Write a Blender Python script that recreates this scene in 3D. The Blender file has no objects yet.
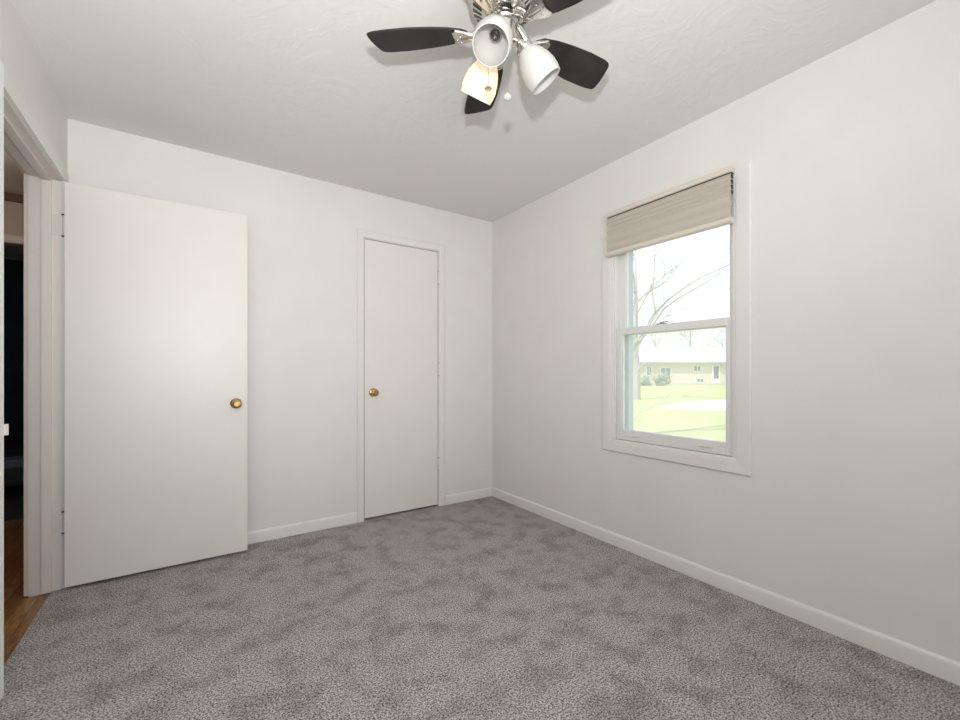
import bpy, bmesh, math, random
from mathutils import Vector, Matrix

random.seed(7)
S = bpy.context.scene
COL = S.collection
R = math.radians

# ------------------------------------------------------------------ camera
CAMX, CAMY, CAMZ = -2.2335, -3.0954, 1.0905
YAW = 0.59640
FPX = 426.9
cd = bpy.data.cameras.new('camera')
cam = bpy.data.objects.new('camera', cd)
COL.objects.link(cam)
cam.location = (CAMX, CAMY, CAMZ)
cam.rotation_euler = (math.pi / 2, 0, -YAW)
cd.sensor_width = 36.0
cd.lens = 36.0 * FPX / 960.0
cd.shift_y = 13.4 / 960.0
cd.clip_start = 0.02
cd.clip_end = 400
S.camera = cam

# ------------------------------------------------------------------ world, sun, exposure
S.view_settings.view_transform = 'Standard'
S.view_settings.look = 'None'
S.view_settings.gamma = 1.0
S.view_settings.use_curve_mapping = False
S.view_settings.exposure = 0.0
w = bpy.data.worlds.new('overcast_bright_sky')
S.world = w
w.use_nodes = True
bg = w.node_tree.nodes['Background']
bg.inputs[0].default_value = (0.93, 0.97, 1.0, 1)
bg.inputs[1].default_value = 1.35

def light(name, kind, loc, energy, color=(1, 1, 1), size=0.1, size_y=None, target=None):
    ld = bpy.data.lights.new(name, kind)
    ld.energy = energy
    ld.color = color
    o = bpy.data.objects.new(name, ld)
    COL.objects.link(o)
    o.location = loc
    if kind == 'AREA':
        ld.size = size
        if size_y:
            ld.shape = 'RECTANGLE'
            ld.size_y = size_y
    elif kind == 'SUN':
        ld.angle = size
    else:
        ld.shadow_soft_size = size
    if target is not None:
        d = Vector(target) - Vector(loc)
        o.rotation_euler = d.to_track_quat('-Z', 'Y').to_euler()
    return o

light('sun', 'SUN', (-30, 2, 34), 5.0, (1.0, 0.96, 0.88), R(1.0), target=(0, 0, 0))
# added soft fill in an assumed opening behind the camera, tilted upwards
light('added_front_fill', 'AREA', (-1.95, -3.93, 1.5), 34.5, (0.965, 0.98, 1.0), 1.2, 1.3, target=(-2.75, 0, 4.4))
# the photographer's flash just above the camera, its light spread wide
fl = light('camera_flash', 'SPOT', (CAMX + 0.01, CAMY + 0.01, CAMZ + 0.25), 106.0, (0.98, 0.985, 0.985), 0.022, target=(-1.75, -1.65, 2.44))
fl.data.spot_size = R(142)
fl.data.spot_blend = 1.0
# added dim fill that brightens the hall; no fitting is modelled
light('added_hall_fill', 'POINT', (-3.45, 0.35, 2.2), 4.5, (1.0, 0.86, 0.74), 0.08)

# ------------------------------------------------------------------ materials
def mat(name, col, rough=0.6, metal=0.0, spec=None, emit=None, estr=0.0):
    m = bpy.data.materials.new(name)
    m.use_nodes = True
    b = m.node_tree.nodes['Principled BSDF']
    b.inputs['Base Color'].default_value = (*col, 1)
    b.inputs['Roughness'].default_value = rough
    b.inputs['Metallic'].default_value = metal
    if spec is not None:
        b.inputs['Specular IOR Level'].default_value = spec
    if emit:
        b.inputs['Emission Color'].default_value = (*emit, 1)
        b.inputs['Emission Strength'].default_value = estr
    return m

def nodes(m):
    return m.node_tree.nodes, m.node_tree.links, m.node_tree.nodes['Principled BSDF']

def noise_mix(m, c1, c2, scale, detail=4, lo=0.35, hi=0.65, bump=0.0, bdist=0.01, stretch=(1, 1, 1), rough=0.5):
    n, l, b = nodes(m)
    tc = n.new('ShaderNodeTexCoord')
    mp = n.new('ShaderNodeMapping')
    mp.inputs['Scale'].default_value = stretch
    l.new(tc.outputs['Object'], mp.inputs[0])
    t = n.new('ShaderNodeTexNoise')
    t.inputs['Scale'].default_value = scale
    t.inputs['Detail'].default_value = detail
    t.inputs['Roughness'].default_value = rough
    l.new(mp.outputs[0], t.inputs['Vector'])
    r = n.new('ShaderNodeValToRGB')
    r.color_ramp.elements[0].position = lo
    r.color_ramp.elements[1].position = hi
    r.color_ramp.elements[0].color = (*c1, 1)
    r.color_ramp.elements[1].color = (*c2, 1)
    l.new(t.outputs[0], r.inputs[0])
    l.new(r.outputs[0], b.inputs['Base Color'])
    if bump:
        bp = n.new('ShaderNodeBump')
        bp.inputs['Strength'].default_value = bump
        bp.inputs['Distance'].default_value = bdist
        l.new(t.outputs[0], bp.inputs['Height'])
        l.new(bp.outputs[0], b.inputs['Normal'])
    return m

M = {}
M['wall'] = noise_mix(mat('wall_paint', (.8, .8, .8), 0.55, spec=0.35), (.772, .754, .736), (.795, .778, .762), 3.5, 3, bump=0.0)
def fine_bump(m, scale, strength, dist):
    n, l, b = nodes(m)
    tc = n.new('ShaderNodeTexCoord')
    t = n.new('ShaderNodeTexNoise')
    t.inputs['Scale'].default_value = scale
    t.inputs['Detail'].default_value = 5
    l.new(tc.outputs['Object'], t.inputs['Vector'])
    bp = n.new('ShaderNodeBump')
    bp.inputs['Strength'].default_value = strength
    bp.inputs['Distance'].default_value = dist
    l.new(t.outputs[0], bp.inputs['Height'])
    l.new(bp.outputs[0], b.inputs['Normal'])
fine_bump(M['wall'], 60, 0.15, 0.002)

# ceiling: white paint over a trowelled, swirled plaster texture
M['ceiling'] = mat('ceiling_plaster', (.80, .785, .772), 0.75, spec=0.2)
n, l, b = nodes(M['ceiling'])
tc = n.new('ShaderNodeTexCoord')
t1 = n.new('ShaderNodeTexNoise'); t1.inputs['Scale'].default_value = 2.2; t1.inputs['Detail'].default_value = 2
l.new(tc.outputs['Object'], t1.inputs['Vector'])
vm = n.new('ShaderNodeVectorMath'); vm.operation = 'MULTIPLY_ADD'
vm.inputs[1].default_value = (1.2, 1.2, 1.2)
l.new(t1.outputs['Color'], vm.inputs[0]); l.new(tc.outputs['Object'], vm.inputs[2])
t2 = n.new('ShaderNodeTexNoise'); t2.inputs['Scale'].default_value = 5.5; t2.inputs['Detail'].default_value = 6; t2.inputs['Roughness'].default_value = 0.6
l.new(vm.outputs[0], t2.inputs['Vector'])
rr = n.new('ShaderNodeValToRGB')
rr.color_ramp.elements[0].position = 0.46; rr.color_ramp.elements[1].position = 0.60
l.new(t2.outputs[0], rr.inputs[0])
bp = n.new('ShaderNodeBump'); bp.inputs['Strength'].default_value = 0.16; bp.inputs['Distance'].default_value = 0.006
l.new(rr.outputs[0], bp.inputs['Height']); l.new(bp.outputs[0], b.inputs['Normal'])

M['trim'] = mat('trim_paint', (.80, .79, .77), 0.35)
M['casing'] = mat('casing_paint', (.78, .765, .74), 0.4)
M['jamb'] = mat('jamb_paint', (.74, .70, .66), 0.45)
M['nearcasing'] = mat('near_casing_white', (.90, .91, .91), 0.6)  # whiter than the other casing boards of this doorway
M['door'] = noise_mix(mat('door_paint', (.8, .79, .77), 0.4), (.785, .762, .735), (.80, .778, .752), 4, 2)
M['vinyl'] = mat('window_vinyl', (.80, .795, .785), 0.35)
M['wincasing'] = mat('window_casing_paint', (.785, .772, .758), 0.45)
M['alum'] = mat('storm_frame_aluminium', (.50, .56, .68), 0.45, 0.0)  # grey aluminium with the blue of the sky light put into its colour
M['brass'] = mat('polished_brass', (.56, .38, .16), 0.2, 1.0)
M['nickel'] = mat('brushed_nickel', (.62, .60, .57), 0.22, 1.0)
M['nickel_dark'] = mat('dark_vent_metal', (.10, .09, .085), 0.4, 0.8)
M['lock'] = mat('sash_lock_metal', (.32, .33, .33), 0.4, 0.6)
M['hinge'] = mat('painted_hinge', (.71, .68, .64), 0.45)
M['blade'] = noise_mix(mat('blade_black_wood', (.02, .018, .017), 0.5, spec=0.25), (.014, .012, .012), (.034, .029, .027), 10, 5, stretch=(1, 1, 1))
M['dark'] = mat('dark_shadow_and_tips', (.03, .028, .026), 0.8)  # dark for painted shadows in the blind and for bare hinge tips
M['blind'] = mat('shade_fabric', (.55, .50, .44), 0.85, spec=0.1)
M['blindrail'] = mat('shade_rail', (.70, .635, .575), 0.45)
M['lane'] = mat('concrete', (.80, .78, .78), 0.9)
M['trunk'] = noise_mix(mat('bark', (.3, .27, .25), 0.9), (.34, .34, .35), (.48, .47, .47), 14, 4)
M['twig'] = mat('twig_bark', (.42, .41, .44), 0.9)
M['shrub'] = noise_mix(mat('shrub_leaves', (.2, .24, .2), 0.9), (.13, .17, .13), (.30, .33, .28), 3, 4)
M['roof'] = mat('roof_shingle', (.62, .62, .63), 0.9)
M['winframe'] = mat('house_window_frame', (.85, .85, .85), 0.6)
M['winglass'] = mat('house_window_glass', (.16, .18, .21), 0.15)
M['screen'] = mat('foundation_stone', (.55, .55, .52), 0.9)

# brick of the house across the lawn
M['brick'] = mat('pale_brick', (.7, .6, .55), 0.9)
n, l, b = nodes(M['brick'])
tc = n.new('ShaderNodeTexCoord')
sx = n.new('ShaderNodeSeparateXYZ'); cx_ = n.new('ShaderNodeCombineXYZ')
l.new(tc.outputs['Object'], sx.inputs[0]); l.new(sx.outputs[0], cx_.inputs[0]); l.new(sx.outputs[2], cx_.inputs[1])
br = n.new('ShaderNodeTexBrick')
br.inputs['Color1'].default_value = (.64, .52, .48, 1); br.inputs['Color2'].default_value = (.66, .63, .63, 1)
br.inputs['Mortar'].default_value = (.72, .70, .66, 1); br.inputs['Scale'].default_value = 1.6
l.new(cx_.outputs[0], br.inputs['Vector']); l.new(br.outputs[0], b.inputs['Base Color'])

# grass
M['grass'] = noise_mix(mat('lawn_grass', (.3, .5, .1), 0.95, spec=0.1), (.38, .44, .19), (.50, .55, .31), 1.3, 9, 0.3, 0.7, rough=0.7)

# glass panes: clear, with an added translucent haze that washes out the view
def pane_mat(name, haze):
    m = bpy.data.materials.new(name); m.use_nodes = True
    n = m.node_tree.nodes; l = m.node_tree.links
    n.remove(n['Principled BSDF'])
    out = n['Material Output']
    tr = n.new('ShaderNodeBsdfTransparent'); tr.inputs[0].default_value = (.98, .99, .99, 1)
    tl = n.new('ShaderNodeBsdfTranslucent'); tl.inputs[0].default_value = (1, 1, 1, 1)
    gl = n.new('ShaderNodeBsdfGlossy'); gl.inputs['Roughness'].default_value = 0.02
    lw = n.new('ShaderNodeLayerWeight'); lw.inputs[0].default_value = 0.5
    pw = n.new('ShaderNodeMath'); pw.operation = 'POWER'; pw.inputs[1].default_value = 5.0
    fr = n.new('ShaderNodeMath'); fr.operation = 'MULTIPLY_ADD'; fr.inputs[1].default_value = 0.8; fr.inputs[2].default_value = 0.02
    l.new(lw.outputs['Facing'], pw.inputs[0]); l.new(pw.outputs[0], fr.inputs[0])
    a = n.new('ShaderNodeMixShader'); a.inputs[0].default_value = haze
    l.new(tr.outputs[0], a.inputs[1]); l.new(tl.outputs[0], a.inputs[2])
    c = n.new('ShaderNodeMixShader'); l.new(fr.outputs[0], c.inputs[0])
    l.new(a.outputs[0], c.inputs[1]); l.new(gl.outputs[0], c.inputs[2])
    l.new(c.outputs[0], out.inputs[0])
    return m
M['pane'] = pane_mat('hazy_glass', 0.22)
M['clearpane'] = pane_mat('upper_glass', 0.06)

# opal shade glass
def opal(name, col, warm=False):
    m = bpy.data.materials.new(name); m.use_nodes = True
    n = m.node_tree.nodes; l = m.node_tree.links
    b = n['Principled BSDF']; out = n['Material Output']
    b.inputs['Base Color'].default_value = (*col, 1); b.inputs['Roughness'].default_value = 0.25
    tl = n.new('ShaderNodeBsdfTranslucent'); tl.inputs[0].default_value = (*col, 1)
    a = n.new('ShaderNodeMixShader'); a.inputs[0].default_value = 0.45
    l.new(b.outputs[0], a.inputs[1]); l.new(tl.outputs[0], a.inputs[2]); l.new(a.outputs[0], out.inputs[0])
    return m
M['opal'] = opal('opal_glass', (.76, .75, .73))
M['bulb'] = mat('lit_bulb', (1, .9, .7), 0.4, emit=(1.0, .66, .27), estr=8.0)

# carpet: cut pile, speckled greys with patches where the pile lies another way
M['carpet'] = mat('grey_cut_pile_carpet', (.2, .19, .18), 1.0, spec=0.05)
n, l, b = nodes(M['carpet'])
tc = n.new('ShaderNodeTexCoord')
def nz(scale, detail, rough=0.5, dist=0.0):
    t = n.new('ShaderNodeTexNoise'); t.inputs['Scale'].default_value = scale
    t.inputs['Detail'].default_value = detail; t.inputs['Roughness'].default_value = rough
    t.inputs['Distortion'].default_value = dist
    l.new(tc.outputs['Object'], t.inputs['Vector']); return t
def ramp(src, lo, hi, c1, c2):
    r = n.new('ShaderNodeValToRGB')
    r.color_ramp.elements[0].position = lo; r.color_ramp.elements[1].position = hi
    r.color_ramp.elements[0].color = (*c1, 1); r.color_ramp.elements[1].color = (*c2, 1)
    l.new(src, r.inputs[0]); return r
big = nz(7.5, 6, 0.60, 0.2)
fine = nz(160, 4, 0.8)
med = nz(60, 3, 0.6)
rb = ramp(big.outputs[0], 0.36, 0.54, (.72, .70, .69), (1, 1, 1))
rf = ramp(fine.outputs[0], 0.42, 0.58, (.078, .070, .068), (.80, .765, .755))
rm = ramp(med.outputs[0], 0.3, 0.7, (.86, .85, .84), (1.1, 1.1, 1.1))
m1 = n.new('ShaderNodeMixRGB'); m1.blend_type = 'MULTIPLY'; m1.inputs[0].default_value = 1
l.new(rf.outputs[0], m1.inputs[1]); l.new(rb.outputs[0], m1.inputs[2])
m2 = n.new('ShaderNodeMixRGB'); m2.blend_type = 'MULTIPLY'; m2.inputs[0].default_value = 1
l.new(m1.outputs[0], m2.inputs[1]); l.new(rm.outputs[0], m2.inputs[2])
l.new(m2.outputs[0], b.inputs['Base Color'])
bp = n.new('ShaderNodeBump'); bp.inputs['Strength'].default_value = 0.7; bp.inputs['Distance'].default_value = 0.006
l.new(fine.outputs[0], bp.inputs['Height']); l.new(bp.outputs[0], b.inputs['Normal'])

# oak strip floor of the hall
M['oak'] = mat('oak_strip_floor', (.3, .15, .06), 0.32)
n, l, b = nodes(M['oak'])
tc = n.new('ShaderNodeTexCoord')
mp = n.new('ShaderNodeMapping'); mp.inputs['Rotation'].default_value = (0, 0, R(90))
l.new(tc.outputs['Object'], mp.inputs[0])
br = n.new('ShaderNodeTexBrick'); br.inputs['Scale'].default_value = 1.0
br.inputs['Brick Width'].default_value = 0.9; br.inputs['Row Height'].default_value = 0.057
br.inputs['Mortar Size'].default_value = 0.0012
br.inputs['Color1'].default_value = (.30, .145, .055, 1); br.inputs['Color2'].default_value = (.44, .24, .10, 1)
br.inputs['Mortar'].default_value = (.06, .03, .012, 1)
l.new(mp.outputs[0], br.inputs['Vector'])
wv = n.new('ShaderNodeTexNoise'); wv.inputs['Scale'].default_value = 22; wv.inputs['Detail'].default_value = 6; wv.inputs['Roughness'].default_value = 0.7
mp2 = n.new('ShaderNodeMapping'); mp2.inputs['Scale'].default_value = (6, 0.6, 1)
l.new(tc.outputs['Object'], mp2.inputs[0]); l.new(mp2.outputs[0], wv.inputs['Vector'])
rw = n.new('ShaderNodeValToRGB'); rw.color_ramp.elements[0].position = .35; rw.color_ramp.elements[1].position = .6
rw.color_ramp.elements[0].color = (.45, .4, .35, 1); rw.color_ramp.elements[1].color = (1.15, 1.1, 1.0, 1)
l.new(wv.outputs[0], rw.inputs[0])
mx = n.new('ShaderNodeMixRGB'); mx.blend_type = 'MULTIPLY'; mx.inputs[0].default_value = 1
l.new(br.outputs[0], mx.inputs[1]); l.new(rw.outputs[0], mx.inputs[2]); l.new(mx.outputs[0], b.inputs['Base Color'])

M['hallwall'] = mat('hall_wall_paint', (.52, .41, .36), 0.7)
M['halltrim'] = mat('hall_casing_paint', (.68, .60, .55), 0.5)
M['red_brown'] = mat('dark_red_brown', (.16, .07, .05), 0.6)  # dark red-brown of the strip under the hall ceiling and the bed legs
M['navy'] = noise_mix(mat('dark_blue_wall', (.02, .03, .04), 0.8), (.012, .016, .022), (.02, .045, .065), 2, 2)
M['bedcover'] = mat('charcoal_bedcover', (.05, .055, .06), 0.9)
M['bedsheet'] = mat('grey_blue_sheet', (.16, .19, .26), 0.9)
M['exterior'] = mat('exterior_siding', (.75, .75, .73), 0.8)

# ------------------------------------------------------------------ helpers
def box(bm, x0, x1, y0, y1, z0, z1):
    x0, x1 = sorted((x0, x1)); y0, y1 = sorted((y0, y1)); z0, z1 = sorted((z0, z1))
    v = [bm.verts.new(p) for p in ((x0, y0, z0), (x1, y0, z0), (x1, y1, z0), (x0, y1, z0),
                                   (x0, y0, z1), (x1, y0, z1), (x1, y1, z1), (x0, y1, z1))]
    for f in ((0, 3, 2, 1), (4, 5, 6, 7), (0, 1, 5, 4), (1, 2, 6, 5), (2, 3, 7, 6), (3, 0, 4, 7)):
        bm.faces.new([v[i] for i in f])

def prism(bm, pts, fn0, fn1):
    a = [bm.verts.new(fn0(p)) for p in pts]; c = [bm.verts.new(fn1(p)) for p in pts]
    k = len(pts)
    bm.faces.new(a[::-1]); bm.faces.new(c)
    for i in range(k):
        bm.faces.new([a[i], a[(i + 1) % k], c[(i + 1) % k], c[i]])

def lathe(bm, prof, seg=32, mtx=Matrix.Identity(4), cap=True):
    rings = []
    for r, z in prof:
        if r < 1e-6:
            rings.append([bm.verts.new(mtx @ Vector((0, 0, z)))])
        else:
            rings.append([bm.verts.new(mtx @ Vector((r * math.cos(2 * math.pi * i / seg), r * math.sin(2 * math.pi * i / seg), z))) for i in range(seg)])
    for a, c in zip(rings, rings[1:]):
        for i in range(seg):
            j = (i + 1) % seg
            if len(a) == 1 and len(c) == 1: continue
            if len(a) == 1: bm.faces.new([a[0], c[j], c[i]])
            elif len(c) == 1: bm.faces.new([a[i], a[j], c[0]])
            else: bm.faces.new([a[i], a[j], c[j], c[i]])
    if cap:
        if len(rings[0]) > 1: bm.faces.new(rings[0][::-1])
        if len(rings[-1]) > 1: bm.faces.new(rings[-1])

def tube(bm, pts, radii, seg=8):
    pts = [Vector(p) for p in pts]
    if not hasattr(radii, '__len__'): radii = [radii] * len(pts)
    prev = None; rings = []
    for i, p in enumerate(pts):
        d = (pts[min(i + 1, len(pts) - 1)] - pts[max(i - 1, 0)]).normalized()
        up = Vector((0, 0, 1)) if abs(d.z) < 0.95 else Vector((1, 0, 0))
        if prev is not None: up = prev
        s = d.cross(up)
        if s.length < 1e-4: s = d.cross(Vector((1, 0, 0)))
        s.normalize(); u2 = s.cross(d).normalized(); prev = u2
        rings.append([bm.verts.new(p + radii[i] * (math.cos(2 * math.pi * k / seg) * s + math.sin(2 * math.pi * k / seg) * u2)) for k in range(seg)])
    for a, c in zip(rings, rings[1:]):
        for k in range(seg):
            j = (k + 1) % seg
            bm.faces.new([a[k], a[j], c[j], c[k]])
    bm.faces.new(rings[0][::-1]); bm.faces.new(rings[-1])

def obj(name, bm, m, parent=None, smooth=False, bevel=0.0, kind=None):
    bmesh.ops.recalc_face_normals(bm, faces=bm.faces)
    me = bpy.data.meshes.new(name); bm.to_mesh(me); bm.free()
    me.materials.append(m)
    if smooth:
        for p in me.polygons: p.use_smooth = True
        try: me.set_sharp_from_angle(angle=R(38))
        except Exception: pass
    o = bpy.data.objects.new(name, me); COL.objects.link(o)
    if bevel:
        md = o.modifiers.new('bevel', 'BEVEL'); md.width = bevel; md.segments = 2; md.limit_method = 'ANGLE'
    if parent is not None: o.parent = parent
    if kind: o['kind'] = kind
    return o

def nb(): return bmesh.new()

def struct(name, bm, m, label=None, cat=None, **k):
    o = obj(name, bm, m, kind='structure', **k)
    if label: o['label'] = label
    if cat: o['category'] = cat
    return o

def thing(name, label, cat, loc=(0, 0, 0), rotz=0, group=None, kind=None):
    o = bpy.data.objects.new(name, None); COL.objects.link(o)
    o.location = loc; o.rotation_euler = (0, 0, rotz); o.empty_display_size = 0.1
    o['label'] = label; o['category'] = cat
    if group: o['group'] = group
    if kind: o['kind'] = kind
    return o

def frame_sweep(bm, y0, y1, z0, z1, prof):
    """mitred picture frame in the plane x=0: prof = closed list of (outward offset, x)"""
    def corner(k, off, x):
        ys = (y0 - off, y1 + off); zs = (z0 - off, z1 + off)
        return (x, ys[(1, 1, 0, 0)[k]] if False else (ys[0], ys[1], ys[1], ys[0])[k], (zs[0], zs[0], zs[1], zs[1])[k])
    rings = [[bm.verts.new(corner(k, o, x)) for (o, x) in prof] for k in range(4)]
    P = len(prof)
    for k in range(4):
        a, c = rings[k], rings[(k + 1) % 4]
        for i in range(P):
            j = (i + 1) % P
            bm.faces.new([a[i], a[j], c[j], c[i]])

CS, SN = math.cos(YAW), math.sin(YAW)
def at(u, v, d):
    """the point that lies d metres ahead of the camera and shows at (u, v) in the photograph"""
    lat = (u - 480) / FPX * d; up = (373.4 - v) / FPX * d
    return Vector((CAMX + d * SN + lat * CS, CAMY + d * CS - lat * SN, CAMZ + up))

# ------------------------------------------------------------------ room shell
XL, YF, H = -2.7706, -3.85, 2.44
WT = 0.12
GROUND = -0.55
# opening of the room door in the left wall
DY0, DY1, DZ = -0.992, -0.118, 2.066
# closet opening in the back wall
CX0, CX1, CZ = -1.172, -0.543, 2.095
# window opening in the right wall
WY0, WY1, WZ0, WZ1 = -2.062, -1.308, 0.664, 2.056
XO = 0.17

bm = nb(); box(bm, XL, 0, YF, 0, -0.05, 0.0)
box(bm, -2.808, XL, DY0 + 0.001, DY1 - 0.001, -0.05, 0.0)
box(bm, CX0, CX1, 0, 0.12, -0.05, 0.0); box(bm, -1.8, -0.2, 0.12, 0.70, -0.05, 0.0)
struct('floor', bm, M['carpet'], 'grey speckled cut pile carpet of the empty bedroom', 'carpet')

bm = nb(); box(bm, -4.2, -2.808, -1.9, 1.52, -0.06, -0.008)
struct('floor', bm, M['oak'], 'brown oak strip floor of the hall beyond the doorway', 'wood floor')

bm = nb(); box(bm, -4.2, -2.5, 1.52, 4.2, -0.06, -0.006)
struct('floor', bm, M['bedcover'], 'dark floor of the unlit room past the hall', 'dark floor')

bm = nb(); box(bm, -4.2, XO, YF - 0.12, 4.2, H, H + 0.15)
struct('ceiling', bm, M['ceiling'], 'white trowel textured bedroom ceiling', 'ceiling')

# back wall with closet opening
bm = nb()
box(bm, XL - WT, CX0, 0, 0.12, -0.05, H); box(bm, CX1, XO, 0, 0.12, -0.05, H); box(bm, CX0, CX1, 0, 0.12, CZ, H)
struct('wall_back', bm, M['wall'], 'white back wall with the narrow closet door', 'wall')
# right wall with window
bm = nb()
box(bm, 0, XO, YF, WY0, GROUND, H); box(bm, 0, XO, WY1, 0, GROUND, H)
box(bm, 0, XO, WY0, WY1, GROUND, WZ0); box(bm, 0, XO, WY0, WY1, WZ1, H)
struct('wall_right', bm, M['wall'], 'white right wall with the single window', 'wall')
# left wall with doorway
bm = nb()
box(bm, XL - WT, XL, YF, DY0, -0.05, H); box(bm, XL - WT, XL, DY1, 0, -0.05, H); box(bm, XL - WT, XL, DY0, DY1, DZ, H)
struct('wall_left', bm, M['wall'], 'white left wall with the open doorway to the hall', 'wall')
# front wall (behind the camera) with an assumed opening that lets the added fill in
bm = nb()
box(bm, XL - WT, -2.6, YF - 0.12, YF, -0.05, H); box(bm, -1.3, XO, YF - 0.12, YF, -0.05, H)
box(bm, -2.6, -1.3, YF - 0.12, YF, -0.05, 0.8); box(bm, -2.6, -1.3, YF - 0.12, YF, 2.2, H)
struct('wall_front', bm, M['wall'])

# closet interior
bm = nb()
box(bm, -1.8, -0.2, 0.70, 0.74, 0, H); box(bm, -1.84, -1.8, 0.12, 0.74, 0, H); box(bm, -0.2, -0.16, 0.12, 0.74, 0, H)
struct('wall_closet', bm, M['wall'])

# baseboards (rounded top edge)
def baseboard(name, p0, p1, nrm, label=None):
    p0 = Vector((*p0, 0)); p1 = Vector((*p1, 0)); nv = Vector((*nrm, 0))
    prof = [(0, 0), (0.013, 0), (0.013, 0.060), (0.0115, 0.068), (0.0075, 0.0745), (0.002, 0.077), (0, 0.077)]
    bm = nb()
    prism(bm, prof, lambda q: p0 + nv * q[0] + Vector((0, 0, q[1])), lambda q: p1 + nv * q[0] + Vector((0, 0, q[1])))
    return struct(name, bm, M['trim'], label, 'baseboard', smooth=True)
baseboard('baseboard_back', (XL, 0), (-1.226, 0), (0, -1), 'white baseboard along the back wall left of the closet door')
baseboard('baseboard_back', (-0.489, 0), (0, 0), (0, -1), 'short white baseboard between the closet door and the corner')
baseboard('baseboard_right', (0, YF), (0, 0), (-1, 0), 'long white baseboard under the window wall')
baseboard('baseboard_left', (XL, YF), (XL, DY0 - 0.07), (1, 0))
baseboard('baseboard_front', (XL, YF), (0, YF), (0, 1))

# ------------------------------------------------------------------ closet door with casing
def mitred_door_casing(name, a0, a1, ztop, wdt, th, place, m, label):
    """three mitred boards round an opening a0..a1; place(a, z, d) gives the point d proud of the wall"""
    prof = [(0.0, 0.0), (0.0, th * 0.55), (0.006, th * 0.9), (wdt * 0.5, th), (wdt - 0.006, th), (wdt, th * 0.7), (wdt, 0.0)]
    bm = nb(); rings = []
    for k in range(4):
        ring = []
        for o, d in prof:
            a = (a0 - o) if k in (0, 1) else (a1 + o)
            z = 0.0 if k in (0, 3) else ztop + o
            ring.append(bm.verts.new(place(a, z, d)))
        rings.append(ring)
    P = len(prof)
    for a, c in zip(rings, rings[1:]):
        for i in range(P):
            j = (i + 1) % P
            bm.faces.new([a[i], a[j], c[j], c[i]])
    bm.faces.new(rings[0]); bm.faces.new(rings[-1][::-1])
    return struct(name, bm, m, label, 'door casing')
mitred_door_casing('trim_1', CX0 - 0.0, CX1 + 0.0, CZ, 0.052, 0.014, lambda a, z, d: Vector((a, -d, z)), M['casing'],
                   'white casing around the closet door')
# closet jamb lining
bm = nb()
box(bm, CX0, CX0 + 0.004, 0.0, 0.118, 0, CZ); box(bm, CX1 - 0.004, CX1, 0, 0.118, 0, CZ); box(bm, CX0 + 0.004, CX1 - 0.004, 0, 0.118, CZ - 0.004, CZ)
box(bm, CX0 + 0.004, CX0 + 0.016, 0.042, 0.08, 0, CZ); box(bm, CX1 - 0.016, CX1 - 0.004, 0.042, 0.08, 0, CZ)
struct('trim_2', bm, M['casing'], 'thin painted jamb lining behind the closet door', 'door jamb')
door2 = thing('door_2', 'narrow flat white closet door with brass knob on its left side', 'door', (CX1 - 0.005, 0.0, 0.014), kind='structure')
DX0 = CX0 + 0.008 - (CX1 - 0.005); DX1 = -0.003
bm = nb(); box(bm, DX0, DX1, 0.003, 0.038, 0, CZ - 0.008 - 0.014)
obj('door_slab', bm, M['door'], door2, bevel=0.0015)

def knob(parent, x, yface, z, dirn, name='door_knob', tw=1.0):
    """round brass knob; dirn -1 = towards -y"""
    k = nb()
    mt = Matrix.Translation((x, yface, z)) @ Matrix.Rotation(R(90) * (1 if dirn < 0 else -1), 4, 'X')
    lathe(k, [(0.0, 0.0), (0.029, 0.0), (0.031, 0.003), (0.027, 0.007), (0.014, 0.010), (0.0115, 0.020), (0.0125, 0.028),
              (0.021, 0.034), (0.0265, 0.042), (0.0275, 0.050), (0.0245, 0.058), (0.016, 0.0625), (0.014, 0.0605), (0.0, 0.0605)], 32, mt, cap=False)
    o = obj(name, k, M['brass'], parent, smooth=True)
    o['label'] = 'polished brass knob'
    return o
knob(door2, -1.100 - (CX1 - 0.005), 0.003, 0.948 - 0.014, -1)
for z0 in (1.812, 1.060, 0.285):
    k = nb()
    lathe(k, [(0.0, 0), (0.0055, 0), (0.0055, 0.1), (0.0, 0.1)], 12, Matrix.Translation((0.0, -0.0065, z0 - 0.0)), cap=False)
    lathe(k, [(0.0, -0.005), (0.004, -0.003), (0.0068, 0.0), (0.0, 0.002)], 12, Matrix.Translation((0.0, -0.0065, z0)), cap=False)
    lathe(k, [(0.0, 0.098), (0.0068, 0.1), (0.004, 0.104), (0.0, 0.106)], 12, Matrix.Translation((0.0, -0.0065, z0)), cap=False)
    box(k, -0.004, 0.004, -0.003, 0.0028, z0, z0 + 0.1)
    h = obj('hinge', k, M['hinge'], door2, smooth=True)
    for ze in (z0 - 0.004, z0 + 0.100):
        k = nb(); lathe(k, [(0, 0), (0.0070, 0.001), (0.0070, 0.005), (0, 0.006)], 12, Matrix.Translation((0.0, -0.0068, ze)), cap=False)
        o = obj('hinge_tip', k, M['lock'], h, smooth=True); o['label'] = 'dull metal hinge tip'

# ------------------------------------------------------------------ room doorway: jamb, stop, casings
bm = nb()
JT = 0.006
# legs and head lining the opening through the wall
box(bm, XL - WT, XL, DY1 - JT, DY1, 0, DZ); box(bm, XL - WT, XL, DY0, DY0 + JT, 0, DZ)
box(bm, XL - WT, XL, DY0 + JT, DY1 - JT, DZ - JT, DZ)
st0, st1 = XL - 0.072, XL - 0.036
box(bm, st0, st1, DY1 - JT - 0.011, DY1 - JT, 0, DZ - JT); box(bm, st0, st1, DY0 + JT, DY0 + JT + 0.011, 0, DZ - JT)
box(bm, st0, st1, DY0 + JT + 0.011, DY1 - JT - 0.011, DZ - JT - 0.011, DZ - JT)
struct('trim_3', bm, M['jamb'], 'beige door jamb and stop of the doorway to the hall', 'door jamb', bevel=0.001)
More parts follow.
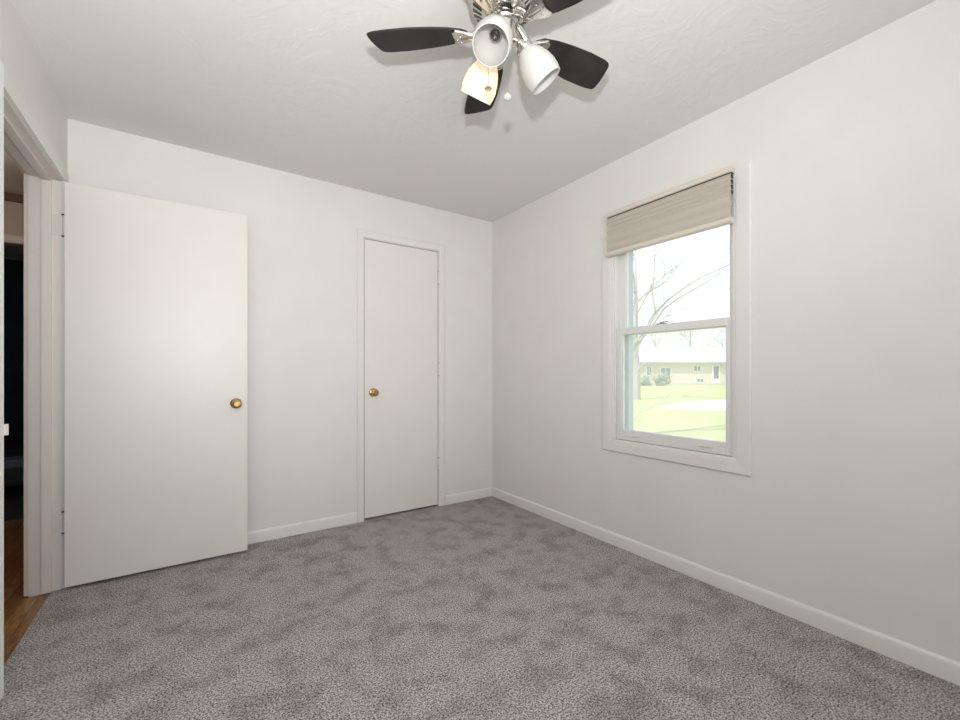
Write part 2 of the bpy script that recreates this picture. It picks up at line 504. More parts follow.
# room side casing: far leg and header, then the near leg
def casing_board(name, pts_yz, x0, x1, m, label):
    bm = nb()
    prism(bm, pts_yz, lambda q: Vector((x0, q[0], q[1])), lambda q: Vector((x1, q[0], q[1])))
    return struct(name, bm, m, label, 'door casing', bevel=0.0015)
cw = 0.064
casing_board('trim_4', [(DY1, 0), (DY1 + cw, 0), (DY1 + cw, DZ + cw), (DY1, DZ)], XL, XL + 0.014, M['casing'],
             'white casing leg between the open door and the back wall')
casing_board('trim_5', [(DY0, DZ), (DY1, DZ), (DY1 + cw, DZ + cw), (DY0, DZ + cw)], XL, XL + 0.014, M['casing'],
             'white header casing above the doorway to the hall')
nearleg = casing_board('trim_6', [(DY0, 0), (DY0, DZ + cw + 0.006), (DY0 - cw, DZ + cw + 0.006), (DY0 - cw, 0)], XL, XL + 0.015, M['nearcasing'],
             'whiter casing leg at the left edge with strike plate')
# strike plate with its curled lip
k = nb()
box(k, XL - 0.03, XL + 0.006, DY0 + JT, DY0 + JT + 0.002, 0.875, 0.925)
prism(k, [(0.0, 0.0), (0.006, 0.003), (0.011, 0.012), (0.009, 0.013), (0.004, 0.006), (0.0, 0.003)],
      lambda q: Vector((XL + 0.017 + q[0] * 0.9 - 0.004, DY0 + q[1], 0.880)), lambda q: Vector((XL + 0.017 + q[0] * 0.9 - 0.004, DY0 + q[1], 0.918)))
sp = obj('strike_plate', k, mat('painted_strike_plate', (.72, .70, .64), .4), nearleg); sp['label'] = 'painted metal strike plate'
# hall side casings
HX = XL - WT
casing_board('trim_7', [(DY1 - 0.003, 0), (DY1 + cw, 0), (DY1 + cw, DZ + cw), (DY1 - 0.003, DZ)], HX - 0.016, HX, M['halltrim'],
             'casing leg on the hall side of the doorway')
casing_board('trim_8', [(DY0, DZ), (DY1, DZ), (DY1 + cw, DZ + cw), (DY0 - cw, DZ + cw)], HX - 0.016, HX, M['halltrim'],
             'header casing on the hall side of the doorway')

# the open room door, standing almost flat in front of the back wall
door1 = thing('door_1', 'wide flat white bedroom door swung open against the back wall', 'door', (XL + 0.013, DY1 - 0.003, 0.016), R(0.3), kind='structure')
bm = nb(); box(bm, 0.002, 0.812, -0.036, -0.001, 0, 2.034)
obj('door_slab', bm, M['door'], door1, bevel=0.0015)
knob(door1, 0.752, -0.036, 0.895, -1)
k = nb()
mt = Matrix.Translation((0.752, -0.001, 0.895)) @ Matrix.Rotation(R(-90), 4, 'X')
lathe(k, [(0.0, 0.0), (0.029, 0.0), (0.031, 0.003), (0.014, 0.010), (0.0115, 0.020), (0.021, 0.032), (0.027, 0.046), (0.016, 0.058), (0, 0.058)], 24, mt, cap=False)
o = obj('door_knob', k, M['brass'], door1, smooth=True); o['label'] = 'polished brass knob on the hidden side'
k = nb(); box(k, 0.811, 0.8135, -0.030, -0.008, 0.865, 0.925); box(k, 0.8135, 0.819, -0.025, -0.013, 0.884, 0.906)
o = obj('latch', k, M['hinge'], door1); o['label'] = 'painted latch plate and bolt'
for z0 in (1.77, 0.27):
    k = nb()
    lathe(k, [(0.0, 0), (0.0055, 0), (0.0055, 0.1), (0.0, 0.1)], 12, Matrix.Translation((-0.006, -0.004, z0)), cap=False)
    lathe(k, [(0.0, -0.006), (0.0066, -0.004), (0.0066, 0.0), (0.0, 0.002)], 12, Matrix.Translation((-0.006, -0.004, z0)), cap=False)
    lathe(k, [(0.0, 0.1), (0.0066, 0.1), (0.0066, 0.104), (0.0, 0.106)], 12, Matrix.Translation((-0.006, -0.004, z0)), cap=False)
    box(k, -0.045, -0.004, -0.0065, -0.0035, z0, z0 + 0.1)
    hg = obj('hinge', k, M['hinge'], door1, smooth=True)
    for ze in (z0 - 0.006, z0 + 0.102):
        k = nb(); lathe(k, [(0, 0), (0.0068, 0.001), (0.0068, 0.006), (0, 0.007)], 12, Matrix.Translation((-0.0065, -0.010, ze)), cap=False)
        o = obj('hinge_tip', k, M['dark'], hg, smooth=True); o['label'] = 'dark unpainted hinge tip'

# ------------------------------------------------------------------ hall and the dark room beyond
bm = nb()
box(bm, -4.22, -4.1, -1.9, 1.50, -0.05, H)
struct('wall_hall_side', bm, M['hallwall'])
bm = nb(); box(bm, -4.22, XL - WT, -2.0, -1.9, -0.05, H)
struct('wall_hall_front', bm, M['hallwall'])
EY = 1.50
bm = nb()
box(bm, -2.98, XL, EY, EY + 0.1, -0.05, H); box(bm, -4.22, -3.80, EY, EY + 0.1, -0.05, H); box(bm, -3.80, -2.98, EY, EY + 0.1, 2.06, H)
struct('wall_hall_end', bm, M['hallwall'], 'brownish hall end wall above a dark doorway', 'wall')
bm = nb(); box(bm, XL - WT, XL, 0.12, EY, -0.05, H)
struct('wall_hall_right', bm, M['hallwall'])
mitred_door_casing('trim_9', -3.80, -2.98, 2.06, 0.06, 0.018, lambda a, z, d: Vector((a, EY - d, z)), M['halltrim'],
                   'pale casing around the dark doorway at the end of the hall')
bm = nb(); box(bm, -4.1, XL - WT, EY - 0.03, EY, 2.37, 2.43)
struct('hall_strip', bm, M['red_brown'], 'dark red brown strip under the hall ceiling', 'crown moulding', bevel=0.004)
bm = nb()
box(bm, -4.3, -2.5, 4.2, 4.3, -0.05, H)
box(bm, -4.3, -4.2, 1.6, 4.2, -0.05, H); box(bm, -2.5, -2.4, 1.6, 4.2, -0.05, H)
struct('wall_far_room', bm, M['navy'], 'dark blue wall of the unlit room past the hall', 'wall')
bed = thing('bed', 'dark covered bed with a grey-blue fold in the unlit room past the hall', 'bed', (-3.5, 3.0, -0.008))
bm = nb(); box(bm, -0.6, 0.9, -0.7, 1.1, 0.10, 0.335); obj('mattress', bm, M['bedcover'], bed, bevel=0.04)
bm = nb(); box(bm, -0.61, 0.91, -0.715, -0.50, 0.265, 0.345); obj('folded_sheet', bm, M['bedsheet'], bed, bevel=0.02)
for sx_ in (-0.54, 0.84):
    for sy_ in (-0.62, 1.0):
        bm = nb(); box(bm, sx_ - .03, sx_ + .03, sy_ - .03, sy_ + .03, 0, 0.10); obj('leg', bm, M['red_brown'], bed)

# ------------------------------------------------------------------ window
win = thing('window_1', 'white double-hung window over the lawn with picture-frame casing', 'window', (0, 0, 0), kind='structure')
bm = nb()
frame_sweep(bm, WY0, WY1, WZ0, WZ1 - 0.012, [(0.0, 0.0), (0.0, -0.008), (0.003, -0.010), (0.012, -0.010), (0.014, -0.012), (0.058, -0.0135), (0.064, -0.0135), (0.068, -0.010), (0.070, -0.006), (0.070, 0.0)])
obj('window_casing', bm, M['wincasing'], win)
# frame lining through the wall
bm = nb()
frame_sweep(bm, WY0 + 0.012, WY1 - 0.012, WZ0 + 0.010, WZ1 - 0.010, [(0.0, -0.004), (0.012, -0.004), (0.012, 0.165), (0.0, 0.165)])
frame_sweep(bm, WY0 + 0.024, WY1 - 0.024, WZ0 + 0.010, WZ1 - 0.022, [(0.0, 0.004), (0.012, 0.004), (0.012, 0.014), (0.0, 0.014)])
obj('window_frame', bm, M['vinyl'], win, bevel=0.001)
A0, A1 = WY0 + 0.0125, WY1 - 0.0125
def sash(name, x0, x1, z0, z1, stile, bot, top, pane_m):
    bm = nb()
    box(bm, x0, x1, A0, A0 + stile, z0, z1); box(bm, x0, x1, A1 - stile, A1, z0, z1)
    box(bm, x0, x1, A0 + stile, A1 - stile, z0, z0 + bot); box(bm, x0, x1, A0 + stile, A1 - stile, z1 - top, z1)
    xm = (x0 + x1) / 2
    # glazing bead
    for (a, b_, c, d) in ((A0 + stile, A0 + stile + .006, z0 + bot, z1 - top), (A1 - stile - .006, A1 - stile, z0 + bot, z1 - top)):
        box(bm, x0 + .006, x1 - .006, a, b_, c, d)
    s = obj(name, bm, M['vinyl'], win, bevel=0.0025)
    g = nb(); box(g, xm - 0.0015, xm + 0.0015, A0 + stile, A1 - stile, z0 + bot, z1 - top)
    obj('glass_pane', g, pane_m, s)
    return s
lo = sash('sash', 0.020, 0.052, WZ0 + 0.0105, 1.376, 0.046, 0.064, 0.042, M['pane'])
up = sash('sash', 0.060, 0.092, 1.332, WZ1 - 0.0105, 0.046, 0.045, 0.045, M['clearpane'])
# finger lifts on the bottom rail
for yc in (-1.46, -1.90):
    k = nb()
    prism(k, [(0.020, 0.0), (0.012, 0.002), (0.010, 0.006), (0.014, 0.008), (0.020, 0.008)],
          lambda q: Vector((q[0], yc - 0.035, 0.700 + q[1])), lambda q: Vector((q[0], yc + 0.035, 0.700 + q[1])))
    obj('finger_lift', k, M['vinyl'], lo)
# sash lock
k = nb(); box(k, 0.022, 0.05, -1.665, -1.605, 1.376, 1.381)
lathe(k, [(0, 0), (0.012, 0), (0.012, 0.008), (0, 0.010)], 16, Matrix.Translation((0.036, -1.635, 1.381)), cap=False)
box(k, 0.03, 0.04, -1.675, -1.635, 1.386, 1.391)
o = obj('sash_lock', k, M['lock'], lo, bevel=0.001); o['label'] = 'grey metal sash lock'
# outer storm frame
bm = nb()
frame_sweep(bm, WY0 + 0.052, WY1 - 0.052, WZ0 + 0.030, WZ1 - 0.040, [(0.0, 0.100), (0.040, 0.100), (0.040, 0.150), (0.0, 0.150)])
o = obj('storm_frame', bm, M['alum'], win, bevel=0.001); o['label'] = 'blue-grey outer storm frame'
bm = nb(); box(bm, 0.165, 0.22, WY0 - 0.03, WY1 + 0.03, WZ0 - 0.06, WZ0 - 0.01)
obj('outer_sill', bm, M['exterior'], win)

# cellular shade on the window
shade = thing('window_shade', 'beige pleated cellular shade raised at the top of the window', 'window shade', (-0.006, (WY0 + WY1) / 2, 2.105))
HB = 0.378
bm = nb(); box(bm, -0.050, -0.012, -HB, HB, -0.030, 0.0)
obj('headrail', bm, M['blindrail'], shade, bevel=0.003)
bm = nb(); box(bm, -0.040, -0.016, -HB + 0.004, HB - 0.004, -0.037, -0.030)
obj('painted_gap_shadow', bm, M['dark'], shade)  # solid dark strip standing for the shadow under the headrail
# honeycomb fabric: front and back pleats, open at the ends
zs = [-0.036]
fr_, bk_ = [], []
z = -0.036
sizes = [0.026] * 4 + [0.052, 0.058]
for i, hgt in enumerate(sizes):
    bul = 0.0085 if hgt < 0.03 else 0.0065 + (hgt - 0.0145) * 0.12
    n_ = 2 if hgt < 0.03 else 6
    for q in range(n_):
        t_ = q / n_
        wv_ = bul * (1 - abs(2 * t_ - 1)) if n_ == 2 else bul * math.sin(math.pi * t_)
        fr_.append((-0.040 - wv_, z - hgt * t_)); bk_.append((-0.024 + wv_ * 0.9, z - hgt * t_))
    z -= hgt
fr_.append((-0.040, z)); bk_.append((-0.024, z))
bm = nb()
for side in (fr_, bk_):
    th = 0.0008
    a = [bm.verts.new((x, -HB + 0.003, zz)) for x, zz in side]; c = [bm.verts.new((x, HB - 0.003, zz)) for x, zz in side]
    for i in range(len(side) - 1): bm.faces.new([a[i], a[i + 1], c[i + 1], c[i]])
ends = z
o = obj('pleated_fabric', bm, M['blind'], shade)
md = o.modifiers.new('thick', 'SOLIDIFY'); md.thickness = 0.0012; md.offset = 0
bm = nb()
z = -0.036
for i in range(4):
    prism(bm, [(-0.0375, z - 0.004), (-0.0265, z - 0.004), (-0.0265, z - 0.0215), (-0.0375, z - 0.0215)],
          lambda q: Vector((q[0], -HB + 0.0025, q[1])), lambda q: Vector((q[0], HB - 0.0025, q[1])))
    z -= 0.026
obj('painted_cell_shadow', bm, M['dark'], shade)  # dark bars painted in for the shadow inside the open cells
bm = nb(); prism(bm, [(-0.050, ends + 0.0), (-0.052, ends - 0.010), (-0.050, ends - 0.022), (-0.042, ends - 0.028), (-0.022, ends - 0.028), (-0.014, ends - 0.018), (-0.014, ends)],
                 lambda q: Vector((q[0], -HB, q[1])), lambda q: Vector((q[0], HB, q[1])))
obj('bottom_rail', bm, M['blindrail'], shade, bevel=0.002)

# ------------------------------------------------------------------ ceiling fan
FX, FY = -1.382, -1.980
fan = thing('ceiling_fan', 'small five-blade black ceiling fan with brushed nickel motor and three glass lights', 'ceiling fan', (FX, FY, H))
def fz(z): return z - H
def fq(z): return z - 0.032 - H
bm = nb()
lathe(bm, [(0, 0), (0.068, 0), (0.070, -0.006), (0.066, -0.028), (0.050, -0.040), (0, -0.040)], 40, cap=False)
obj('canopy', bm, M['nickel'], fan, smooth=True)
bm = nb()
lathe(bm, [(0, fz(2.403)), (0.050, fz(2.402)), (0.060, fz(2.392)), (0.092, fz(2.375)), (0.110, fz(2.350)), (0.115, fz(2.325)), (0.115, fz(2.308)), (0.110, fz(2.298)),
           (0.104, fz(2.292)), (0.068, fz(2.268)), (0.056, fz(2.263)), (0.0, fz(2.262))], 48, cap=False)
mh = obj('motor_housing', bm, M['nickel'], fan, smooth=True)
# vent slots round the lower cone of the motor
bm = nb()
for i in range(28):
    a = 2 * math.pi * i / 28
    ca, sa = math.cos(a), math.sin(a)
    def pt(r, zz, t): return Vector((r * ca - t * sa, r * sa + t * ca, fq(zz)))
    vs = [pt(.1010, 2.322, -.0050), pt(.1010, 2.322, .0050), pt(.0735, 2.3037, .0035), pt(.0735, 2.3037, -.0035)]
    up_ = [v + Vector((-0.004 * ca, -0.004 * sa, 0.008)) for v in vs]
    dn_ = [v + Vector((0.0008 * ca, 0.0008 * sa, -0.0011)) for v in vs]
    A_ = [bm.verts.new(v) for v in dn_]; B_ = [bm.verts.new(v) for v in up_]
    bm.faces.new(A_); bm.faces.new(B_[::-1])
    for q in range(4): bm.faces.new([A_[q], A_[(q + 1) % 4], B_[(q + 1) % 4], B_[q]])
o = obj('vent_slots', bm, M['nickel_dark'], mh); o['label'] = 'ring of dark vent slots'
bm = nb()
lathe(bm, [(0, fz(2.266)), (0.034, fz(2.265)), (0.034, fz(2.246)), (0.046, fz(2.243)), (0.048, fz(2.237)), (0.044, fz(2.231)), (0.039, fz(2.228)),
           (0.039, fz(2.190)), (0.034, fz(2.178)), (0.020, fz(2.170)), (0.009, fz(2.162)), (0.006, fz(2.152)), (0, fz(2.150))], 40, cap=False)
obj('switch_housing', bm, M['nickel'], fan, smooth=True)
bm = nb(); lathe(bm, [(0.0345, fz(2.2490)), (0.0485, fz(2.2430)), (0.0485, fz(2.2480)), (0.0345, fz(2.2535))], 40, cap=False)
o = obj('dark_ring', bm, M['nickel_dark'], fan)

BZ = 2.213
def blade_mesh():
    bm = nb()
    # outline in the blade's own frame: r along x, width along y (leading side +y)
    up_e = [(0.118, 0.016), (0.138, 0.032), (0.180, 0.046), (0.235, 0.056), (0.310, 0.064), (0.380, 0.064), (0.420, 0.061), (0.442, 0.056), (0.448, 0.050)]
    tip = [(0.448, 0.040), (0.446, 0.015), (0.440, -0.012), (0.431, -0.042), (0.426, -0.052)]
    lo_e = [(0.418, -0.057), (0.400, -0.061), (0.330, -0.062), (0.250, -0.056), (0.190, -0.048), (0.142, -0.036), (0.118, -0.016)]
    pts = up_e + tip + lo_e
    prism(bm, pts, lambda q: Vector((q[0], q[1], -0.003)), lambda q: Vector((q[0], q[1], 0.003)))
    return bm
def bracket_mesh():
    bm = nb()
    # flared plate under the blade
    pts = [(0.085, 0.012), (0.108, 0.015), (0.132, 0.028), (0.156, 0.040), (0.168, 0.032), (0.164, 0.012), (0.163, 0.0), (0.164, -0.012), (0.168, -0.032), (0.156, -0.040), (0.132, -0.028), (0.108, -0.015), (0.085, -0.012)]
    prism(bm, pts, lambda q: Vector((q[0], q[1], -0.010 - 0.007 * (1 - abs(q[1]) / 0.040))), lambda q: Vector((q[0], q[1], -0.0032)))
    return bm
def arm_mesh():
    bm = nb()
    tube(bm, [(0.040, 0, 0.036), (0.060, 0, 0.032), (0.078, 0, 0.016), (0.092, 0, -0.001), (0.110, 0, -0.008), (0.145, 0, -0.010)],
         [0.014, 0.014, 0.014, 0.013, 0.012, 0.006], 10)
    return bm
blade0 = None
for i in range(5):
    a = R(-4.5 + 72 * i)
    mt = Matrix.Translation((0, 0, fz(BZ))) @ Matrix.Rotation(a, 4, 'Z') @ Matrix.Rotation(R(-11), 4, 'X')
    mt2 = Matrix.Translation((0, 0, fz(BZ))) @ Matrix.Rotation(a, 4, 'Z')
    bm = blade_mesh(); bl = obj('fan_blade', bm, M['blade'], fan, bevel=0.0012); bl.matrix_local = mt
    bm = bracket_mesh(); bmesh.ops.transform(bm, matrix=Matrix.Identity(4), verts=bm.verts)
    bk = obj('blade_bracket', bm, M['nickel'], bl, smooth=True, bevel=0.001); bk['label'] = 'brushed nickel blade bracket'
    k = nb()
    for (sx1, sy1) in ((0.142, 0.016), (0.142, -0.016), (0.154, 0.0)):
        lathe(k, [(0, 0), (0.004, 0), (0.003, -0.003), (0, -0.0035)], 10, Matrix.Translation((sx1, sy1, -0.0135)), cap=False)
    o = obj('screw', k, M['nickel'], bl, smooth=True)
    bm = arm_mesh(); ar = obj('blade_arm', bm, M['nickel'], fan, smooth=True); ar.matrix_local = mt2

# light kit: three arms with tulip shades; angles measured in the world
def shade_mesh():
    bm = nb()
    outer = [(0.022, 0.0), (0.028, 0.004), (0.037, 0.016), (0.048, 0.036), (0.0565, 0.060), (0.0605, 0.084), (0.0595, 0.104), (0.056, 0.122)]
    inner = [(0.053, 0.122), (0.0565, 0.104), (0.0575, 0.084), (0.0535, 0.060), (0.045, 0.037), (0.033, 0.018), (0.025, 0.007), (0.019, 0.004)]
    lathe(bm, outer + inner + [outer[0]], 40, cap=False)
    return bm
KITZ = 2.192
for idx, (fa, tilt) in enumerate(((-109, 55), (12, 52), (128, 50))):
    a = R(fa) - YAW
    # local +Z of the shade runs outwards and down
    ax = Vector((math.cos(a) * math.cos(R(tilt)), math.sin(a) * math.cos(R(tilt)), -math.sin(R(tilt))))
    neck = Vector((math.cos(a) * 0.060, math.sin(a) * 0.060, fz(KITZ) - 0.012))
    q = ax.to_track_quat('Z', 'Y')
    mt = Matrix.Translation(neck) @ q.to_matrix().to_4x4()
    k = nb()
    tube(k, [(math.cos(a) * 0.028, math.sin(a) * 0.028, fz(KITZ) + 0.005), neck * 0.7 + Vector((math.cos(a) * 0.012, math.sin(a) * 0.012, fz(KITZ) * 0.3 + 0.002)), neck + ax * 0.004], [0.010, 0.011, 0.012], 12)
    arm = obj('light_arm', k, M['nickel'], fan, smooth=True)
    k = nb()
    lathe(k, [(0, -0.010), (0.014, -0.010), (0.017, -0.004), (0.017, 0.006), (0.027, 0.010), (0.029, 0.016), (0.029, 0.024), (0.026, 0.026), (0.0, 0.026)], 32, mt, cap=False)
    obj('shade_holder', k, M['nickel'], arm, smooth=True)
    sm = mt @ Matrix.Translation((0, 0, 0.020))
    sh = obj('glass_shade', shade_mesh(), M['opal'], fan, smooth=True)
    sh.matrix_local = sm
    sh['label'] = ('white glass shade facing the camera with an empty looking socket', 'unlit white glass shade on the right', 'lit glowing white glass shade')[idx]
    k = nb()
    if idx == 2:
        lathe(k, [(0, 0.006), (0.010, 0.008), (0.011, 0.022), (0.020, 0.040), (0.025, 0.058), (0.020, 0.076), (0.010, 0.084), (0, 0.086)], 24, cap=False)
        o = obj('bulb', k, M['bulb'], sh, smooth=True)
        lp = mt @ Vector((0, 0, 0.122))
        bulb_l = light('bulb_glow', 'POINT', (FX + lp.x, FY + lp.y, H + lp.z), 1.6, (1.0, .74, .42), 0.018)
    else:
        lathe(k, [(0, 0.006), (0.016, 0.006), (0.0205, 0.012), (0.0205, 0.038), (0.018, 0.042), (0.0155, 0.042), (0.0155, 0.018), (0.0, 0.018)], 24, cap=False)
        o = obj('bulb_socket', k, M['nickel'], sh, smooth=True); o['label'] = 'metal bulb socket'
        k = nb(); lathe(k, [(0, 0.0185), (0.015, 0.0185), (0.015, 0.021), (0.006, 0.022), (0.006, 0.029), (0, 0.031)], 16, cap=False)
        obj('socket_contact', k, M['nickel_dark'], sh, smooth=True)

# pull chains
def chain(x, y, z0, z1, kind):
    k = nb(); zz = z0; cnt = int((z0 - z1) / 0.0042)
    tube(k, [(x, y, fz(z0)), (x, y, fz(z1))], 0.0006, 6)
    for i in range(cnt):
        mt = Matrix.Translation((x, y, fz(z0 - i * 0.0042)))
        lathe(k, [(0, 0.0016), (0.0014, 0.0008), (0.0014, -0.0008), (0, -0.0016)], 6, mt, cap=False)
    c = obj('pull_chain', k, M['nickel'], fan, smooth=True)
    k = nb(); mt = Matrix.Translation((x, y, fz(z1)))
    if kind == 'disc':
        mt = mt @ Matrix.Rotation(YAW * -1, 4, 'Z') @ Matrix.Rotation(R(62), 4, 'X')
        lathe(k, [(0, 0.003), (0.010, 0.003), (0.0125, 0), (0.010, -0.003), (0, -0.003)], 24, mt, cap=False)
        m_ = mat('amber_fob', (.30, .19, .09), .4, .3)
    else:
        lathe(k, [(0, 0.004), (0.004, 0.001), (0.011, -0.008), (0.0125, -0.013), (0.011, -0.018), (0.004, -0.0215), (0, -0.022)], 24, mt, cap=False)
        m_ = M['fob']
    o = obj('chain_fob', k, m_, c, smooth=True)
    o['label'] = 'flat amber coloured chain fob' if kind == 'disc' else 'clear pale chain fob'
M['fob'] = mat('pale_fob', (.55, .53, .50), .2)
dv = lambda lat, dep: (lat * CS + dep * SN, -lat * SN + dep * CS)
x_, y_ = dv(-0.052, -0.045); chain(x_, y_, 2.190, 1.995, 'disc')
x_, y_ = dv(0.010, -0.030); chain(x_, y_, 2.190, 1.990, 'ball')

# ------------------------------------------------------------------ outdoors
bm = nb(); box(bm, XO, 180, -90, 160, GROUND - 0.2, GROUND)
box(bm, -60, XO, -90, YF - 0.12, GROUND - 0.2, GROUND)
o = struct('ground', bm, M['grass'], 'bright green mown lawn outside the window', 'lawn')
# pale driveway across the lawn
bm = nb()
def gp(u, v):
    d = (CAMZ - GROUND) * FPX / (v - 373.4); p = at(u, v, d); return Vector((p.x, p.y, GROUND + 0.02))
outl = [gp(660, 407.5), gp(675, 404), (gp(690, 402)), gp(710, 400.6), gp(760, 399.6), gp(840, 399), gp(840, 411), gp(760, 410.5), gp(728, 410.5), gp(700, 410), gp(680, 409.4)]
a = [bm.verts.new(p) for p in outl]; c = [bm.verts.new(p - Vector((0, 0, 0.05))) for p in outl]
bm.faces.new(a)
for i in range(len(a)): bm.faces.new([a[i], a[(i + 1) % len(a)], c[(i + 1) % len(a)], c[i]])
struct('driveway', bm, M['lane'], 'pale concrete drive curving across the lawn', 'driveway')

# ranch house beyond the lawn: local x runs along the facade, y away from us
HD = 60.0
hp = at(480, 373.4, HD)
house = thing('ranch_house', 'long low pale brick house beyond the lawn', 'house', (hp.x, hp.y, GROUND), -YAW)
L0, L1 = 17.0, 46.0
def hx(u): return (u - 480) / FPX * HD
bm = nb(); box(bm, L0, L1, 0, 9, 0, 3.15)
obj('wall', bm, M['brick'], house)
bm = nb(); box(bm, L0, L1, -0.05, -0.0, 0, 0.28); obj('foundation', bm, M['screen'], house)
bm = nb(); prism(bm, [(-0.7, 3.15), (4.5, 5.3), (9.7, 3.15), (9.7, 3.35), (4.5, 5.55), (-0.7, 3.35)],
                 lambda q: Vector((L0 - 0.5, q[0], q[1])), lambda q: Vector((L1 + 0.5, q[0], q[1])))
obj('roof', bm, M['roof'], house)
for (u0, u1, z0, z1) in ((646, 652, 1.3, 2.7), (660, 671, 0.7, 2.5), (693, 701, 1.9, 2.8), (696, 704, 0.35, 1.0), (735, 745, 1.0, 2.5)):
    f = nb(); x0, x1 = hx(u0), hx(u1)
    frame_pts = [(x0, x0 + .12), (x1 - .12, x1)]
    for p in frame_pts: box(f, p[0], p[1], -0.08, 0.0, z0, z1)
    box(f, x0, x1, -0.08, 0, z0, z0 + .1); box(f, x0, x1, -0.08, 0, z1 - .1, z1); box(f, (x0 + x1) / 2 - .04, (x0 + x1) / 2 + .04, -0.07, 0, z0, z1)
    wf = obj('window_frame', f, M['winframe'], house)
    g = nb(); box(g, x0 + .1, x1 - .1, -0.04, -0.0, z0 + .08, z1 - .08); obj('pane', g, M['winglass'], wf)
f = nb(); x0, x1 = hx(712), hx(720)
box(f, x0, x0 + .18, -0.1, 0, 0.2, 2.9); box(f, x1 - .18, x1, -0.1, 0, 0.2, 2.9); box(f, x0, x1, -0.1, 0, 2.7, 2.9); box(f, x0 + .18, x1 - .18, -0.05, 0, 0.2, 0.9)
dd = obj('door', f, M['winframe'], house); dd['label'] = 'white framed front door'
g = nb(); box(g, x0 + .2, x1 - .2, -0.04, 0, 0.9, 2.7); obj('pane', g, M['winglass'], dd)

# shrubs before the house
def shrub(name, label, u, wd, ht, seed):
    rd = random.Random(seed); bm = nb()
    p = at(u, 373.4, HD - 2.2)
    for i in range(26):
        a = rd.uniform(0, 6.28); rr_ = rd.uniform(0, wd / 2); zz = rd.uniform(0.15, 1) * ht * (1 - (rr_ / wd) ** 2)
        mt = Matrix.Translation((rr_ * math.cos(a), rr_ * math.sin(a) * 0.6, zz)) @ Matrix.Diagonal((rd.uniform(.25, .5), rd.uniform(.25, .5), rd.uniform(.2, .45), 1))
        bmesh.ops.create_icosphere(bm, subdivisions=2, radius=1, matrix=mt)
    for v in bm.verts: v.co += Vector((rd.uniform(-.06, .06), rd.uniform(-.06, .06), rd.uniform(-.06, .06))); v.co.z = max(v.co.z, -0.02)
    o = obj(name, bm, M['shrub']); o.location = (p.x, p.y, GROUND); o['label'] = label; o['category'] = 'shrub'
shrub('shrub', 'broad dark shrub before the left part of the brick house', 662, 2.8, 1.6, 1)
shrub('shrub', 'low shrub before the left end of the brick house', 645, 1.4, 1.0, 3)

# trees
def tree_thing(name, label, base, group=None):
    return thing(name, label, 'tree', base, 0, group)
class Tr:
    def __init__(s, root): s.root = root; s.o = Vector(root.location)
# near bare tree: trunk just left of the view, limbs reaching across the panes
ND = 11.0
tb = at(617, 373.4, ND); near = thing('bare_tree', 'bare grey tree with long limbs reaching across the window view', 'tree', (tb.x, tb.y, GROUND))
o0 = Vector((tb.x, tb.y, GROUND))
bm = nb()
def L(u, v, d): return at(u, v, d) - o0
rd = random.Random(11)
tube(bm, [Vector((0, 0, 0)), L(617, 400, ND), L(618, 380, ND), L(620, 360, ND), L(621, 340, ND), L(620, 300, ND), L(617, 250, ND), L(613, 190, ND), L(610, 120, ND)],
     [.16, .13, .12, .12, .11, .095, .08, .05, .015], 12)
obj('trunk', bm, M['trunk'], near, smooth=True)
limbs = [
 ([(620, 365), (632, 346), (643, 333), (650.6, 322.5), (656.7, 311.7), (668, 300), (681, 290), (698, 279), (721, 268), (736, 262), (760, 250)], .036, 0.0),
 ([(620, 370), (636, 346), (646, 334), (655, 322), (664, 308.7), (681, 296.5), (705.6, 282.7), (719, 273.5), (732, 262), (750, 245)], .032, .3),
 ([(650, 323), (655, 311.7), (652.4, 292), (654, 273.5), (655, 247.5), (657, 215), (660, 170)], .024, .03),
 ([(620, 322), (640, 299.5), (655, 285.7), (666, 274), (681, 263), (692, 253.6), (712, 240)], .021, -.2),
 ([(664, 275.5), (665, 266), (660, 258), (656, 246)], .012, -.2),
 ([(655, 256.7), (664, 243), (672, 228)], .012, .03),
 ([(618, 385), (640, 367), (654, 358), (674, 354), (696, 353.4), (706.6, 359), (715, 366)], .016, -.2),
 ([(681, 354), (690, 347), (702, 341)], .009, -.2),
 ([(617, 436), (630, 424), (639, 414), (649, 393), (654, 383)], .015, -.2),
 ([(639, 414), (656, 404), (672, 403), (690, 406)], .010, -.2),
 ([(620, 380), (636, 355), (644, 335), (656, 305), (668, 285)], .013, .2),
 ([(705.6, 282.7), (718, 285), (731, 291)], .008, .3),
]
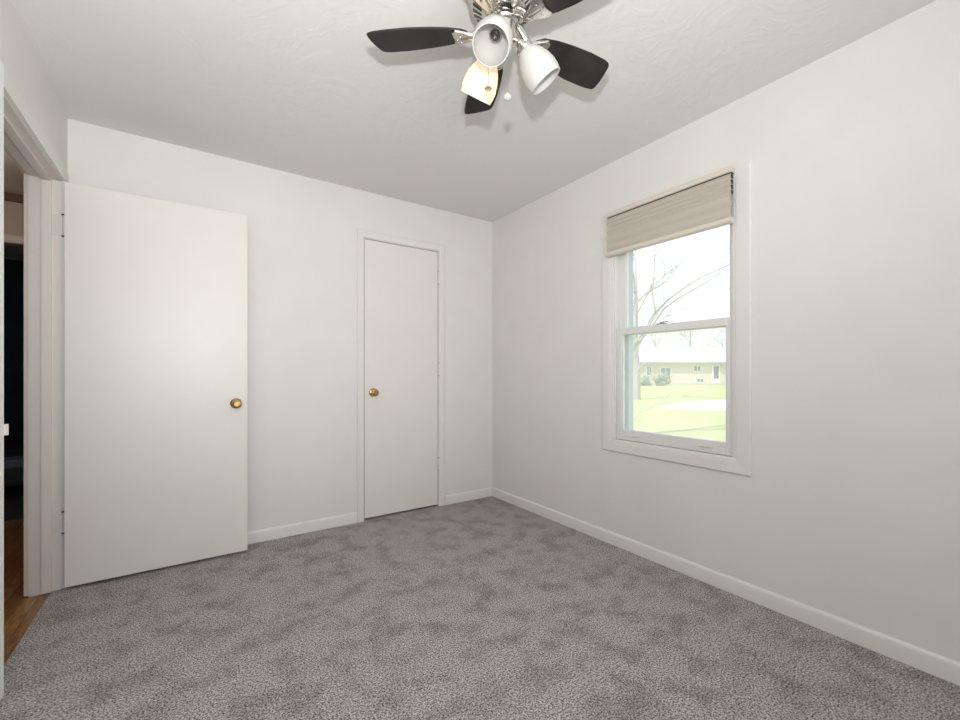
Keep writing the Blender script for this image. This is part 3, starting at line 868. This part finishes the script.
def spread(bm, P, r, depth, rd):
    for i in range(len(P) - 1):
        seg = (P[i + 1] - P[i])
        if depth == 2 and seg.length < 0.28: continue
        for q in range(2):
            s = P[i] + seg * rd.random()
            d = (seg.normalized() * 0.6 + Vector((rd.uniform(-.8, .8), rd.uniform(-.8, .8), rd.uniform(-.3, 1.0)))).normalized()
            ln = rd.uniform(.35, 1.0) * (1 if depth == 2 else .5)
            e = [s, s + d * ln * .5 + Vector((0, 0, rd.uniform(-.03, .05))), s + d * ln + Vector((rd.uniform(-.06, .06), 0, rd.uniform(0, .1)))]
            tube(bm, e, [r, r * .7, r * .35], 4)
            if depth > 1: spread(bm, e, r * .7, depth - 1, rd)
for pts, r, dz in limbs:
    P = [L(u, v, ND + dz) for u, v in pts]
    k = nb(); nseg = len(P)
    tube(k, P, [r * (1 - .8 * i / (nseg - 1)) for i in range(nseg)], 7)
    spread(k, P, .0038, 2, rd)
    obj('branch', k, M['twig'], near, smooth=True)

def bare_tree(name, label, u, d, ht, r0, seed, group=None):
    p = at(u, 373.4, d); root = thing(name, label, 'tree', (p.x, p.y, GROUND), 0, group)
    rd = random.Random(seed)
    t = nb(); tube(t, [(0, 0, -0.05), (0.05, 0, ht * .2), (0, .08, ht * .45), (.1, 0, ht * .7), (.05, 0, ht)], [r0 * 1.25, r0, r0 * .8, r0 * .4, r0 * .08], 12)
    obj('trunk', t, M['trunk'], root, smooth=True)
    cr = nb()
    def grow(s, dr, ln, r, lev):
        e = s + dr * ln
        mid = s + dr * ln * .5 + Vector((rd.uniform(-.05, .05), rd.uniform(-.05, .05), rd.uniform(-.02, .06))) * ln
        tube(cr, [s, mid, e], [r, r * .75, r * .45], 5)
        if lev == 0: return
        for q in range(3):
            nd = (dr + Vector((rd.uniform(-.8, .8), rd.uniform(-.8, .8), rd.uniform(-.2, .7)))).normalized()
            grow(s + (e - s) * rd.uniform(.35, 1), nd, ln * rd.uniform(.45, .7), r * .5, lev - 1)
    for i in range(12):
        a = rd.uniform(0, 6.28); zz = ht * rd.uniform(.28, .85)
        grow(Vector((0, 0, zz)), Vector((math.cos(a), math.sin(a), rd.uniform(.3, 1.1))).normalized(), ht * .28, r0 * .16, 3)
    obj('branches', cr, M['twig'], root, smooth=True)
bare_tree('shade_tree', 'thick-trunked bare tree on the lawn at the left of the window view', 635, 27, 9, .28, 21)
bare_tree('shade_tree', 'bare tree rising behind the middle of the brick house', 690, 78, 10, .3, 5)
bare_tree('shade_tree', 'bare tree rising behind the right end of the brick house', 722, 84, 9, .3, 9)
bare_tree('shade_tree', 'bare tree rising behind the left end of the brick house', 655, 80, 9, .3, 13)
